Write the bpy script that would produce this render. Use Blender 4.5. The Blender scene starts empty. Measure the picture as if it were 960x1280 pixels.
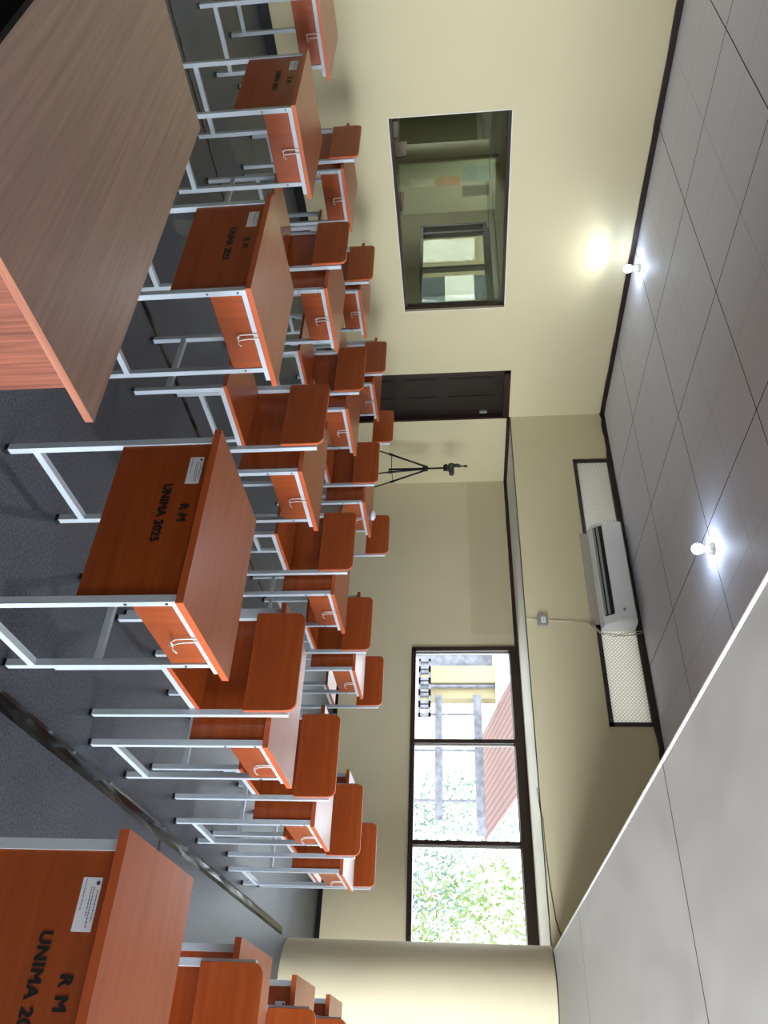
import bpy, bmesh, math, random
from mathutils import Vector, Matrix
rnd = random.Random(7)
scene = bpy.context.scene
COL = scene.collection

# ------------------------------------------------------------------ camera
R_ = Vector((0.80010609, 0.59944607, -0.02224083))    # right of the room view
D_ = Vector((0.04037712, -0.09081166, -0.99504921))   # down of the room view
F_ = Vector((-0.59849807, 0.79524691, -0.09686287))   # viewing direction
cam_data = bpy.data.cameras.new('camera')
cam = bpy.data.objects.new('camera', cam_data)
COL.objects.link(cam)
# the phone was held on its side: the picture's right is the room's up
X, Y, Z = -D_, -R_, -F_
cam.matrix_world = Matrix(((X.x, Y.x, Z.x, 0), (X.y, Y.y, Z.y, 0), (X.z, Y.z, Z.z, 1.6), (0, 0, 0, 1)))
cam_data.sensor_fit = 'VERTICAL'
cam_data.sensor_height = 36.0
cam_data.sensor_width = 27.0
cam_data.lens = 965.75 / 1280 * 36
cam_data.clip_start = 0.05
scene.camera = cam

# ------------------------------------------------------------------ light and exposure
SKY = 4.6
EXPOSURE = 0.9
BULB = 36.0
world = bpy.data.worlds.new('world')
scene.world = world
world.use_nodes = True
wn = world.node_tree
wn.nodes['Background'].inputs[0].default_value = (0.86, 0.93, 1.0, 1)
wn.nodes['Background'].inputs[1].default_value = SKY
scene.view_settings.view_transform = 'Standard'
scene.view_settings.look = 'None'
scene.view_settings.gamma = 1
scene.view_settings.use_curve_mapping = False
scene.view_settings.exposure = EXPOSURE
scene.cycles.use_denoising = True
scene.cycles.max_bounces = 10
scene.cycles.diffuse_bounces = 6
scene.cycles.transparent_max_bounces = 16
scene.cycles.sample_clamp_indirect = 8.0


def portal(name, loc, rot, sx, sy):
    l = bpy.data.lights.new(name, 'AREA')
    l.shape = 'RECTANGLE'
    l.size, l.size_y = sx, sy
    l.cycles.is_portal = True
    o = bpy.data.objects.new(name, l)
    o.location = loc
    o.rotation_euler = rot
    COL.objects.link(o)
    return o


PI = math.pi
# daylight openings: sky through the back window, soft daylight at the side and front windows
portal('back_window_daylight', (-2.9, 9.12, 1.64), (-PI / 2, 0, 0), 3.7, 1.3)


def daylight(name, loc, rot, sx, sy, radiance):
    l = bpy.data.lights.new(name, 'AREA')
    l.shape = 'RECTANGLE'
    l.size, l.size_y = sx, sy
    l.energy = radiance * PI * sx * sy
    l.color = (0.82, 0.91, 1.0)
    o = bpy.data.objects.new(name, l)
    o.location = loc
    o.rotation_euler = rot
    COL.objects.link(o)
    return o


RW = [(0.3, 3.1), (3.3, 5.9)]
RSILL, RHEAD = 0.15, 2.26
SIDE_L, TILT = 14.5, math.radians(-12)
BULB_W = 16.0
for a, b in RW:
    daylight('side_window_daylight', (4.55, (a + b) / 2, (RSILL + RHEAD) / 2 - 0.05), (0, PI / 2 + TILT, 0), RHEAD - RSILL, b - a, SIDE_L)

# ------------------------------------------------------------------ materials
def new_mat(name):
    m = bpy.data.materials.new(name)
    m.use_nodes = True
    return m, m.node_tree.nodes, m.node_tree.links, m.node_tree.nodes['Principled BSDF']


def lin(c):
    return tuple((x / 12.92 if x <= 0.04045 else ((x + 0.055) / 1.055) ** 2.4) for x in [v / 255 for v in c])


def mat_plain(name, rgb, rough=0.5, metal=0.0, spec=0.5, bump=0.0, bscale=60.0, var=0.0, vscale=3.0):
    m, n, l, p = new_mat(name)
    c = lin(rgb)
    p.inputs['Base Color'].default_value = (*c, 1)
    p.inputs['Roughness'].default_value = rough
    p.inputs['Metallic'].default_value = metal
    p.inputs['Specular IOR Level'].default_value = spec
    if var or bump:
        tc = n.new('ShaderNodeTexCoord')
    if var:
        t = n.new('ShaderNodeTexNoise')
        t.inputs['Scale'].default_value = vscale
        t.inputs['Detail'].default_value = 5
        r = n.new('ShaderNodeValToRGB')
        r.color_ramp.elements[0].position = 0.3
        r.color_ramp.elements[1].position = 0.7
        r.color_ramp.elements[0].color = (*[x * (1 - var) for x in c], 1)
        r.color_ramp.elements[1].color = (*[min(1, x * (1 + var)) for x in c], 1)
        l.new(tc.outputs['Object'], t.inputs['Vector'])
        l.new(t.outputs['Fac'], r.inputs['Fac'])
        l.new(r.outputs['Color'], p.inputs['Base Color'])
    if bump:
        t2 = n.new('ShaderNodeTexNoise')
        t2.inputs['Scale'].default_value = bscale
        t2.inputs['Detail'].default_value = 6
        b = n.new('ShaderNodeBump')
        b.inputs['Strength'].default_value = bump
        b.inputs['Distance'].default_value = 0.01
        l.new(tc.outputs['Object'], t2.inputs['Vector'])
        l.new(t2.outputs['Fac'], b.inputs['Height'])
        l.new(b.outputs['Normal'], p.inputs['Normal'])
    return m


def mat_wood(name, dark, light, stretch, rough=0.35, scale=9.0, spec=0.55, lo=0.3, hi=0.72, bump=0.02):
    """laminate with grain: noise stretched along the grain plus fine fibres"""
    m, n, l, p = new_mat(name)
    tc = n.new('ShaderNodeTexCoord')
    mp = n.new('ShaderNodeMapping')
    mp.inputs['Scale'].default_value = stretch
    t = n.new('ShaderNodeTexNoise')
    t.inputs['Scale'].default_value = scale
    t.inputs['Detail'].default_value = 7
    t.inputs['Roughness'].default_value = 0.62
    t.inputs['Distortion'].default_value = 0.35
    r = n.new('ShaderNodeValToRGB')
    r.color_ramp.elements[0].position = lo
    r.color_ramp.elements[1].position = hi
    r.color_ramp.elements[0].color = (*lin(dark), 1)
    r.color_ramp.elements[1].color = (*lin(light), 1)
    l.new(tc.outputs['Object'], mp.inputs['Vector'])
    l.new(mp.outputs['Vector'], t.inputs['Vector'])
    l.new(t.outputs['Fac'], r.inputs['Fac'])
    l.new(r.outputs['Color'], p.inputs['Base Color'])
    p.inputs['Roughness'].default_value = rough
    p.inputs['Specular IOR Level'].default_value = spec
    b = n.new('ShaderNodeBump')
    b.inputs['Strength'].default_value = bump
    b.inputs['Distance'].default_value = 0.01
    l.new(t.outputs['Fac'], b.inputs['Height'])
    l.new(b.outputs['Normal'], p.inputs['Normal'])
    return m


M = {}
M['laminate_x'] = mat_wood('cherry_laminate_long_grain', (138, 59, 20), (166, 77, 30), (1.0, 14, 14), 0.3, 2.2)
M['laminate_z'] = mat_wood('cherry_laminate_upright_grain', (138, 59, 20), (166, 77, 30), (14, 14, 1.0), 0.36, 2.2)
M['laminate_edge'] = mat_plain('cherry_edge_band', (180, 84, 42), 0.4)
M['frame'] = mat_plain('pale_grey_paint', (186, 194, 202), 0.32, 0.0, 0.5)
M['black_cap'] = mat_plain('black_plastic', (14, 14, 15), 0.5)
M['steel'] = mat_plain('screw_steel', (120, 120, 122), 0.35, 0.9)
M['wire'] = mat_plain('white_wire', (222, 222, 218), 0.35)
M['ink'] = mat_plain('stencil_ink', (14, 10, 9), 0.6)
M['paper'] = mat_plain('white_label', (226, 228, 236), 0.5)
M['print'] = mat_plain('label_print', (70, 72, 96), 0.6)
M['table_top'] = mat_wood('walnut_laminate', (112, 80, 66), (150, 114, 96), (0.7, 26, 26), 0.34, 2.6, 0.5, 0.25, 0.75)
M['table_side'] = mat_wood('teak_laminate_upright', (92, 50, 36), (146, 84, 62), (54, 54, 1.2), 0.42, 2.4, 0.4, 0.3, 0.7)
M['table_edge'] = mat_wood('teak_edge_band', (122, 70, 52), (160, 104, 80), (26, 1, 26), 0.42, 2.4, 0.4)
M['wall'] = mat_plain('cream_wall_paint', (208, 197, 160), 0.62, 0, 0.35, 0.06, 9.0, 0.025, 0.7)
M['wall_low'] = mat_plain('beige_wall_paint', (204, 192, 160), 0.62, 0, 0.35, 0.06, 9.0, 0.05, 0.8)
M['wall_patch'] = mat_plain('darker_beige_paint', (198, 186, 153), 0.65, 0, 0.3)
M['white_paint'] = mat_plain('white_paint', (226, 224, 216), 0.6, 0, 0.3, 0.08, 5.0, 0.03, 0.8)
M['trim'] = mat_plain('dark_brown_trim', (44, 24, 20), 0.35, 0, 0.5, 0.1, 30)
M['table_shade'] = mat_plain('shaded_table_brown', (30, 22, 20), 0.45)  # shade on the near edge and under the table, put into the colour
M['door'] = mat_wood('very_dark_door_wood', (20, 12, 10), (34, 20, 16), (14, 14, 1), 0.38, 2.5)
M['ac_white'] = mat_plain('white_plastic', (234, 235, 236), 0.35)
M['ac_grey'] = mat_plain('grey_plastic', (150, 152, 152), 0.45)
M['ac_dark'] = mat_plain('dark_vent', (26, 28, 30), 0.6)
M['board'] = mat_plain('grey_beige_board', (172, 164, 148), 0.6)
M['outlet'] = mat_plain('grey_outlet_plastic', (142, 142, 136), 0.4)
M['cable_beige'] = mat_plain('beige_cable', (206, 198, 178), 0.5)
M['cable_dark'] = mat_plain('dark_cable', (60, 55, 50), 0.5)
M['socket'] = mat_plain('ivory_socket', (206, 200, 182), 0.4)
M['tape'] = mat_plain('glossy_black_tape', (10, 10, 11), 0.17, 0, 0.35, 0.1, 14)
M['baseboard'] = mat_plain('black_skirting', (16, 17, 20), 0.4)
M['tripod'] = mat_plain('black_tripod_metal', (14, 14, 15), 0.4)
M['camera_body'] = mat_plain('black_camera_plastic', (12, 12, 16), 0.4)
M['camera_mark'] = mat_plain('grey_camera_mark', (120, 122, 130), 0.4)
M['outside_cream'] = mat_plain('outside_cream_wall', (150, 140, 110), 0.8)
M['outside_grey'] = mat_plain('outside_grey_concrete', (110, 112, 124), 0.8, 0, 0.3, 0, 1, 0.35, 9.0)
M['outside_white'] = mat_plain('outside_white', (236, 236, 232), 0.8)
M['ground'] = mat_plain('outside_pale_ground', (214, 208, 196), 0.9)
M['outside_blue'] = mat_plain('outside_slate_blue', (58, 72, 84), 0.5, 0, 0.5, 0, 1, 0.5, 3.0)
M['poster_white'] = mat_plain('poster_white', (206, 208, 206), 0.6, 0, 0.3, 0, 1, 0.2, 18)
M['poster_orange'] = mat_plain('poster_orange', (196, 128, 92), 0.6, 0, 0.3, 0, 1, 0.2, 18)
M['poster_blue'] = mat_plain('poster_blue', (142, 160, 172), 0.6, 0, 0.3, 0, 1, 0.3, 18)
M['poster_dark'] = mat_plain('poster_navy', (40, 46, 60), 0.6, 0, 0.3, 0, 1, 0.5, 18)
M['notice'] = mat_plain('pale_notice_board', (172, 174, 164), 0.6)
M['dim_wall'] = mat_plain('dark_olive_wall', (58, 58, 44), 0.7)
M['olive'] = mat_plain('olive_panel', (120, 112, 80), 0.6)


def make_carpet():
    m, n, l, p = new_mat('grey_blue_carpet')
    tc = n.new('ShaderNodeTexCoord')
    t = n.new('ShaderNodeTexNoise'); t.inputs['Scale'].default_value = 95; t.inputs['Detail'].default_value = 5
    t.inputs['Roughness'].default_value = 0.8
    r = n.new('ShaderNodeValToRGB')
    r.color_ramp.elements[0].position = 0.36
    r.color_ramp.elements[1].position = 0.68
    r.color_ramp.elements[0].color = (*lin((29, 31, 38)), 1)
    r.color_ramp.elements[1].color = (*lin((106, 109, 121)), 1)
    t2 = n.new('ShaderNodeTexNoise'); t2.inputs['Scale'].default_value = 2.2; t2.inputs['Detail'].default_value = 4
    r2 = n.new('ShaderNodeValToRGB')
    r2.color_ramp.elements[0].position = 0.3; r2.color_ramp.elements[1].position = 0.75
    r2.color_ramp.elements[0].color = (0.78, 0.78, 0.78, 1); r2.color_ramp.elements[1].color = (1, 1, 1, 1)
    mx = n.new('ShaderNodeMixRGB'); mx.blend_type = 'MULTIPLY'; mx.inputs[0].default_value = 1
    l.new(tc.outputs['Object'], t.inputs['Vector']); l.new(tc.outputs['Object'], t2.inputs['Vector'])
    l.new(t.outputs['Fac'], r.inputs['Fac']); l.new(t2.outputs['Fac'], r2.inputs['Fac'])
    l.new(r.outputs['Color'], mx.inputs[1]); l.new(r2.outputs['Color'], mx.inputs[2])
    l.new(mx.outputs['Color'], p.inputs['Base Color'])
    p.inputs['Roughness'].default_value = 0.45
    p.inputs['Specular IOR Level'].default_value = 0.5
    b = n.new('ShaderNodeBump'); b.inputs['Strength'].default_value = 0.35; b.inputs['Distance'].default_value = 0.003
    l.new(t.outputs['Fac'], b.inputs['Height']); l.new(b.outputs['Normal'], p.inputs['Normal'])
    return m


M['carpet'] = make_carpet()


def make_panels(name, rgb, xs, ys, thin, width, wob=0.012):
    """painted board ceiling with dark joints: bold joints at xs / ys, faint ones at thin"""
    m, n, l, p = new_mat(name)
    geo = n.new('ShaderNodeNewGeometry')
    sep = n.new('ShaderNodeSeparateXYZ')
    nz = n.new('ShaderNodeTexNoise'); nz.inputs['Scale'].default_value = 0.8
    l.new(geo.outputs['Position'], nz.inputs['Vector'])
    l.new(geo.outputs['Position'], sep.inputs[0])
    wobn = n.new('ShaderNodeMath'); wobn.operation = 'MULTIPLY_ADD'
    wobn.inputs[1].default_value = wob * 2; wobn.inputs[2].default_value = -wob
    l.new(nz.outputs['Fac'], wobn.inputs[0])
    acc = None

    def line(axis, v, w, amount):
        nonlocal acc
        a = n.new('ShaderNodeMath'); a.operation = 'ADD'
        l.new(sep.outputs[axis], a.inputs[0]); l.new(wobn.outputs[0], a.inputs[1])
        s = n.new('ShaderNodeMath'); s.operation = 'SUBTRACT'
        l.new(a.outputs[0], s.inputs[0]); s.inputs[1].default_value = v
        ab = n.new('ShaderNodeMath'); ab.operation = 'ABSOLUTE'
        l.new(s.outputs[0], ab.inputs[0])
        lt = n.new('ShaderNodeMath'); lt.operation = 'LESS_THAN'
        l.new(ab.outputs[0], lt.inputs[0]); lt.inputs[1].default_value = w
        mu = n.new('ShaderNodeMath'); mu.operation = 'MULTIPLY'
        l.new(lt.outputs[0], mu.inputs[0]); mu.inputs[1].default_value = amount
        if acc is None:
            acc = mu
        else:
            mxn = n.new('ShaderNodeMath'); mxn.operation = 'MAXIMUM'
            l.new(acc.outputs[0], mxn.inputs[0]); l.new(mu.outputs[0], mxn.inputs[1])
            acc = mxn
    for v in xs: line(0, v, width, 1.0)
    for v in ys: line(1, v, width, 1.0)
    for ax, v in thin: line(ax, v, width * 0.6, 0.3)
    mix = n.new('ShaderNodeMixRGB')
    mix.inputs[1].default_value = (*lin(rgb), 1)
    mix.inputs[2].default_value = (*lin((46, 40, 38)), 1)
    l.new(acc.outputs[0], mix.inputs[0])
    l.new(mix.outputs[0], p.inputs['Base Color'])
    p.inputs['Roughness'].default_value = 0.6
    p.inputs['Specular IOR Level'].default_value = 0.25
    t = n.new('ShaderNodeTexNoise'); t.inputs['Scale'].default_value = 1.6; t.inputs['Detail'].default_value = 2
    b = n.new('ShaderNodeBump'); b.inputs['Strength'].default_value = 0.35; b.inputs['Distance'].default_value = 0.06
    l.new(geo.outputs['Position'], t.inputs['Vector'])
    l.new(t.outputs['Fac'], b.inputs['Height']); l.new(b.outputs['Normal'], p.inputs['Normal'])
    return m


M['ceiling'] = make_panels('grey_white_ceiling_boards', (226, 226, 238), [-6.06, -4.86, -3.64, -2.42, -1.2],
                           [-1.4, -0.1, 1.2, 2.5, 3.82, 5.14, 6.45],
                           [(0, -6.66), (0, -5.46), (0, -4.25), (0, -3.03), (1, 3.16), (1, 4.48), (1, 5.8)], 0.0055)
M['low_ceiling'] = make_panels('white_low_ceiling_boards', (194, 189, 180), [1.4, 3.9], [-2.6, 0.1, 2.85, 5.62],
                               [(0, 0.2), (1, 1.5)], 0.005)


def make_glass(name, tint=(1, 1, 1)):
    m, n, l, p = new_mat(name)
    n.remove(p)
    out = n['Material Output']
    tr = n.new('ShaderNodeBsdfTransparent'); tr.inputs[0].default_value = (*tint, 1)
    gl = n.new('ShaderNodeBsdfGlossy'); gl.inputs['Roughness'].default_value = 0.02
    lw = n.new('ShaderNodeLayerWeight'); lw.inputs[0].default_value = 0.5
    pw = n.new('ShaderNodeMath'); pw.operation = 'POWER'; pw.inputs[1].default_value = 5
    fr = n.new('ShaderNodeMath'); fr.operation = 'MULTIPLY_ADD'; fr.inputs[1].default_value = 0.9; fr.inputs[2].default_value = 0.04
    l.new(lw.outputs['Facing'], pw.inputs[0]); l.new(pw.outputs[0], fr.inputs[0])
    mx = n.new('ShaderNodeMixShader')
    l.new(fr.outputs[0], mx.inputs[0]); l.new(tr.outputs[0], mx.inputs[1]); l.new(gl.outputs[0], mx.inputs[2])
    l.new(mx.outputs[0], out.inputs['Surface'])
    return m


M['glass'] = make_glass('clear_window_glass', (0.95, 0.97, 0.97))


def make_mirror_glass():
    m, n, l, p = new_mat('dark_reflective_glass')
    n.remove(p)
    out = n['Material Output']
    df = n.new('ShaderNodeBsdfTransparent'); df.inputs[0].default_value = (0.5, 0.54, 0.44, 1)
    gl = n.new('ShaderNodeBsdfGlossy'); gl.inputs['Roughness'].default_value = 0.0
    gl.inputs[0].default_value = (0.86, 0.9, 0.74, 1)
    mx = n.new('ShaderNodeMixShader'); mx.inputs[0].default_value = 0.17
    l.new(df.outputs[0], mx.inputs[1]); l.new(gl.outputs[0], mx.inputs[2])
    l.new(mx.outputs[0], out.inputs['Surface'])
    return m


M['mirror_glass'] = make_mirror_glass()


def make_frosted():
    m, n, l, p = new_mat('patterned_frosted_glass')
    n.remove(p)
    out = n['Material Output']
    tc = n.new('ShaderNodeTexCoord')
    mp = n.new('ShaderNodeMapping'); mp.inputs['Rotation'].default_value = (0, PI / 4, 0)
    mp.inputs['Scale'].default_value = (36, 36, 36)
    sp = n.new('ShaderNodeSeparateXYZ')
    l.new(tc.outputs['Object'], mp.inputs['Vector']); l.new(mp.outputs['Vector'], sp.inputs[0])

    def tri(o):
        f = n.new('ShaderNodeMath'); f.operation = 'PINGPONG'; f.inputs[1].default_value = 0.5
        l.new(o, f.inputs[0]); return f
    a, b = tri(sp.outputs[0]), tri(sp.outputs[2])
    mu = n.new('ShaderNodeMath'); mu.operation = 'MULTIPLY'
    l.new(a.outputs[0], mu.inputs[0]); l.new(b.outputs[0], mu.inputs[1])
    r = n.new('ShaderNodeValToRGB')
    r.color_ramp.elements[0].color = (0.42, 0.4, 0.36, 1); r.color_ramp.elements[1].color = (0.92, 0.91, 0.86, 1)
    r.color_ramp.elements[1].position = 0.22
    l.new(mu.outputs[0], r.inputs['Fac'])
    tl = n.new('ShaderNodeBsdfTranslucent'); df = n.new('ShaderNodeBsdfDiffuse'); gl = n.new('ShaderNodeBsdfGlossy')
    gl.inputs['Roughness'].default_value = 0.25
    l.new(r.outputs['Color'], tl.inputs[0]); l.new(r.outputs['Color'], df.inputs[0])
    m1 = n.new('ShaderNodeMixShader'); m1.inputs[0].default_value = 0.45
    l.new(tl.outputs[0], m1.inputs[1]); l.new(df.outputs[0], m1.inputs[2])
    m2 = n.new('ShaderNodeMixShader'); m2.inputs[0].default_value = 0.06
    l.new(m1.outputs[0], m2.inputs[1]); l.new(gl.outputs[0], m2.inputs[2])
    bp = n.new('ShaderNodeBump'); bp.inputs['Strength'].default_value = 0.6; bp.inputs['Distance'].default_value = 0.01
    l.new(mu.outputs[0], bp.inputs['Height'])
    for s in (tl, df, gl):
        l.new(bp.outputs['Normal'], s.inputs['Normal'])
    l.new(m2.outputs[0], out.inputs['Surface'])
    return m


M['frosted'] = make_frosted()


def make_emit(name, rgb, s):
    m, n, l, p = new_mat(name)
    p.inputs['Base Color'].default_value = (1, 1, 1, 1)
    p.inputs['Emission Color'].default_value = (*rgb, 1)
    p.inputs['Emission Strength'].default_value = s
    return m


M['bulb'] = make_emit('lit_led_bulb', (0.62, 0.78, 1.0), BULB)


def make_roof():
    m, n, l, p = new_mat('pink_corrugated_roof')
    tc = n.new('ShaderNodeTexCoord')
    w = n.new('ShaderNodeTexWave'); w.inputs['Scale'].default_value = 2.2; w.inputs['Distortion'].default_value = 0.6
    w.inputs['Detail'].default_value = 2
    r = n.new('ShaderNodeValToRGB')
    r.color_ramp.elements[0].color = (*lin((116, 86, 90)), 1); r.color_ramp.elements[1].color = (*lin((146, 118, 122)), 1)
    l.new(tc.outputs['Object'], w.inputs['Vector']); l.new(w.outputs['Fac'], r.inputs['Fac'])
    l.new(r.outputs['Color'], p.inputs['Base Color'])
    p.inputs['Roughness'].default_value = 0.8
    return m


M['roof'] = make_roof()


def make_leaf(name, a, b):
    m, n, l, p = new_mat(name)
    n.remove(p)
    out = n['Material Output']
    g = n.new('ShaderNodeTexCoord')
    t = n.new('ShaderNodeTexNoise'); t.inputs['Scale'].default_value = 1.7
    r = n.new('ShaderNodeValToRGB')
    r.color_ramp.elements[0].position = 0.35; r.color_ramp.elements[1].position = 0.65
    r.color_ramp.elements[0].color = (*lin(a), 1); r.color_ramp.elements[1].color = (*lin(b), 1)
    l.new(g.outputs['Object'], t.inputs['Vector']); l.new(t.outputs['Fac'], r.inputs['Fac'])
    d = n.new('ShaderNodeBsdfDiffuse'); tl = n.new('ShaderNodeBsdfTranslucent')
    l.new(r.outputs['Color'], d.inputs[0]); l.new(r.outputs['Color'], tl.inputs[0])
    mx = n.new('ShaderNodeMixShader'); mx.inputs[0].default_value = 0.5
    l.new(d.outputs[0], mx.inputs[1]); l.new(tl.outputs[0], mx.inputs[2])
    l.new(mx.outputs[0], out.inputs['Surface'])
    return m


M['leaf'] = make_leaf('yellow_green_leaves', (92, 112, 66), (130, 142, 100))  # yellow-green leaf tones mixed by noise
M['leaf_blue'] = make_leaf('blue_green_leaves', (86, 108, 98), (128, 146, 134))  # blue-green leaf tones mixed by noise
M['bark'] = mat_plain('grey_bark', (176, 170, 162), 0.9)

# ------------------------------------------------------------------ mesh helpers
def bm_new():
    return bmesh.new()


def box(bm, x0, x1, y0, y1, z0, z1, mi=0):
    vs = [bm.verts.new(c) for c in ((x0, y0, z0), (x1, y0, z0), (x1, y1, z0), (x0, y1, z0),
                                    (x0, y0, z1), (x1, y0, z1), (x1, y1, z1), (x0, y1, z1))]
    fs = []
    for q in ((0, 3, 2, 1), (4, 5, 6, 7), (0, 1, 5, 4), (1, 2, 6, 5), (2, 3, 7, 6), (3, 0, 4, 7)):
        f = bm.faces.new([vs[i] for i in q]); f.material_index = mi; fs.append(f)
    return vs, fs


def prism(bm, pts, axis, a, b, mi=0):
    """extrude a closed 2-D outline along an axis from a to b"""
    def P(p, t):
        if axis == 'x': return (t, p[0], p[1])
        if axis == 'y': return (p[0], t, p[1])
        return (p[0], p[1], t)
    A = [bm.verts.new(P(p, a)) for p in pts]
    B = [bm.verts.new(P(p, b)) for p in pts]
    n = len(pts)
    f1 = bm.faces.new(A); f2 = bm.faces.new(B[::-1])
    f1.material_index = f2.material_index = mi
    for i in range(n):
        f = bm.faces.new((A[i], B[i], B[(i + 1) % n], A[(i + 1) % n])); f.material_index = mi
    bmesh.ops.recalc_face_normals(bm, faces=bm.faces[:])


def tube(bm, pts, r, seg=8, caps=True, mi=0):
    pts = [Vector(p) for p in pts]
    rings = []
    up = Vector((0, 0, 1))
    n = len(pts)
    for i, p in enumerate(pts):
        t = (pts[min(i + 1, n - 1)] - pts[max(i - 1, 0)]).normalized()
        if abs(t.dot(up)) > 0.95: ref = Vector((1, 0, 0))
        else: ref = up
        a = t.cross(ref).normalized(); b = t.cross(a).normalized()
        rr = r[i] if isinstance(r, (list, tuple)) else r
        rings.append([bm.verts.new(p + a * (rr * math.cos(2 * PI * k / seg)) + b * (rr * math.sin(2 * PI * k / seg))) for k in range(seg)])
    for i in range(n - 1):
        for k in range(seg):
            f = bm.faces.new((rings[i][k], rings[i][(k + 1) % seg], rings[i + 1][(k + 1) % seg], rings[i + 1][k]))
            f.smooth = True; f.material_index = mi
    if caps:
        bm.faces.new(rings[0]).material_index = mi
        bm.faces.new(rings[-1][::-1]).material_index = mi
    bmesh.ops.recalc_face_normals(bm, faces=bm.faces[:])


def lathe(bm, prof, cx, cy, seg=24, mi=0):
    rings = []
    for rr, z in prof:
        if rr < 1e-5: rings.append([bm.verts.new((cx, cy, z))])
        else: rings.append([bm.verts.new((cx + rr * math.cos(2 * PI * k / seg), cy + rr * math.sin(2 * PI * k / seg), z)) for k in range(seg)])
    for A, B in zip(rings, rings[1:]):
        for k in range(seg):
            k2 = (k + 1) % seg
            if len(A) == 1 and len(B) == 1: continue
            if len(A) == 1: f = bm.faces.new((A[0], B[k], B[k2]))
            elif len(B) == 1: f = bm.faces.new((A[k], B[0], A[k2]))
            else: f = bm.faces.new((A[k], B[k], B[k2], A[k2]))
            f.smooth = True; f.material_index = mi
    bmesh.ops.recalc_face_normals(bm, faces=bm.faces[:])


def obj(name, bm, mats, parent=None, bevel=0.0, seg=2, smooth=False):
    if bevel:
        es = [e for e in bm.edges if len(e.link_faces) == 2 and e.calc_face_angle(0) > 0.6]
        if es:
            bmesh.ops.bevel(bm, geom=es, offset=bevel, segments=seg, profile=0.5, affect='EDGES', clamp_overlap=True)
    me = bpy.data.meshes.new(name)
    bm.to_mesh(me); bm.free()
    for mm in (mats if isinstance(mats, (list, tuple)) else [mats]):
        me.materials.append(mm)
    if smooth:
        for p in me.polygons: p.use_smooth = True
    o = bpy.data.objects.new(name, me)
    COL.objects.link(o)
    if parent is not None: o.parent = parent
    return o


def boxobj(name, dims, m, parent=None, bevel=0.0, seg=2):
    bm = bm_new(); box(bm, *dims)
    return obj(name, bm, m, parent, bevel, seg)


def tag(o, label, cat, group=None, kind=None):
    o['label'] = label; o['category'] = cat
    if group: o['group'] = group
    if kind: o['kind'] = kind
    return o


def struct(o):
    o['kind'] = 'structure'
    return o


def thing(name, label, cat, loc=(0, 0, 0), rz=0.0, group=None):
    o = bpy.data.objects.new(name, None)
    o.empty_display_size = 0.1
    COL.objects.link(o)
    o.location = loc; o.rotation_euler = (0, 0, rz)
    return tag(o, label, cat, group)


def copy_tree(o, parent=None):
    c = o.copy()
    COL.objects.link(c)
    if parent is not None: c.parent = parent
    for ch in [k for k in bpy.data.objects if k.parent == o]:
        copy_tree(ch, c)
    return c


def text_mesh(name, body, size, m, parent, loc, rot, bold=0.0, spacing=1.0, depth=0.0004):
    cu = bpy.data.curves.new(name, 'FONT')
    cu.body = body; cu.size = size; cu.space_character = spacing
    cu.align_x = 'CENTER'; cu.align_y = 'CENTER'; cu.extrude = depth
    tmp = bpy.data.objects.new(name + '_tmp', cu)
    COL.objects.link(tmp)
    dg = bpy.context.evaluated_depsgraph_get()
    me = bpy.data.meshes.new_from_object(tmp.evaluated_get(dg))
    bpy.data.objects.remove(tmp); bpy.data.curves.remove(cu)
    me.name = name
    if bold:      # heavy stencil strokes: the letters spread a little every way
        b0 = bmesh.new(); b0.from_mesh(me)
        b1 = bmesh.new()
        for k in range(9):
            t = 2 * PI * k / 8
            rr_ = bold if k < 8 else 0
            part = bmesh.new(); part.from_mesh(me)
            bmesh.ops.translate(part, verts=part.verts[:], vec=(rr_ * math.cos(t), rr_ * math.sin(t), k * 0.00001))
            tmpm = bpy.data.meshes.new('tmp'); part.to_mesh(tmpm); part.free()
            b1.from_mesh(tmpm); bpy.data.meshes.remove(tmpm)
        b1.to_mesh(me); b1.free(); b0.free()
    me.materials.clear(); me.materials.append(m)
    o = bpy.data.objects.new(name, me)
    COL.objects.link(o)
    o.location = loc; o.rotation_euler = rot
    if parent is not None: o.parent = parent
    return o


# ------------------------------------------------------------------ the room
XL, YB, YU, ZC, ZS, XB = -7.3, 9.0, 7.64, 3.54, 2.31, -1.0
XR, YF = 4.0, -4.0

bm = bm_new(); box(bm, XL - 0.3, XR + 0.2, YF - 0.2, YB + 0.2, -0.1, 0)
struct(obj('floor', bm, M['carpet']))


def wall_with_holes(name, axis, pos, thick, u0, u1, z0, z1, holes, m):
    """a wall slab in pieces round its openings; axis 'x' runs along x at y = pos"""
    bm = bm_new()
    us = sorted({u0, u1, *[h[0] for h in holes], *[h[1] for h in holes]})
    zs = sorted({z0, z1, *[h[2] for h in holes], *[h[3] for h in holes]})
    for a, b in zip(us, us[1:]):
        for c, d in zip(zs, zs[1:]):
            mu, mz = (a + b) / 2, (c + d) / 2
            if any(h[0] < mu < h[1] and h[2] < mz < h[3] for h in holes): continue
            if axis == 'x': box(bm, a, b, pos, pos + thick, c, d)
            else: box(bm, pos, pos + thick, a, b, c, d)
    bmesh.ops.remove_doubles(bm, verts=bm.verts[:], dist=1e-5)
    inner = [f for f in bm.faces if False]
    return struct(obj(name, bm, m))


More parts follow.
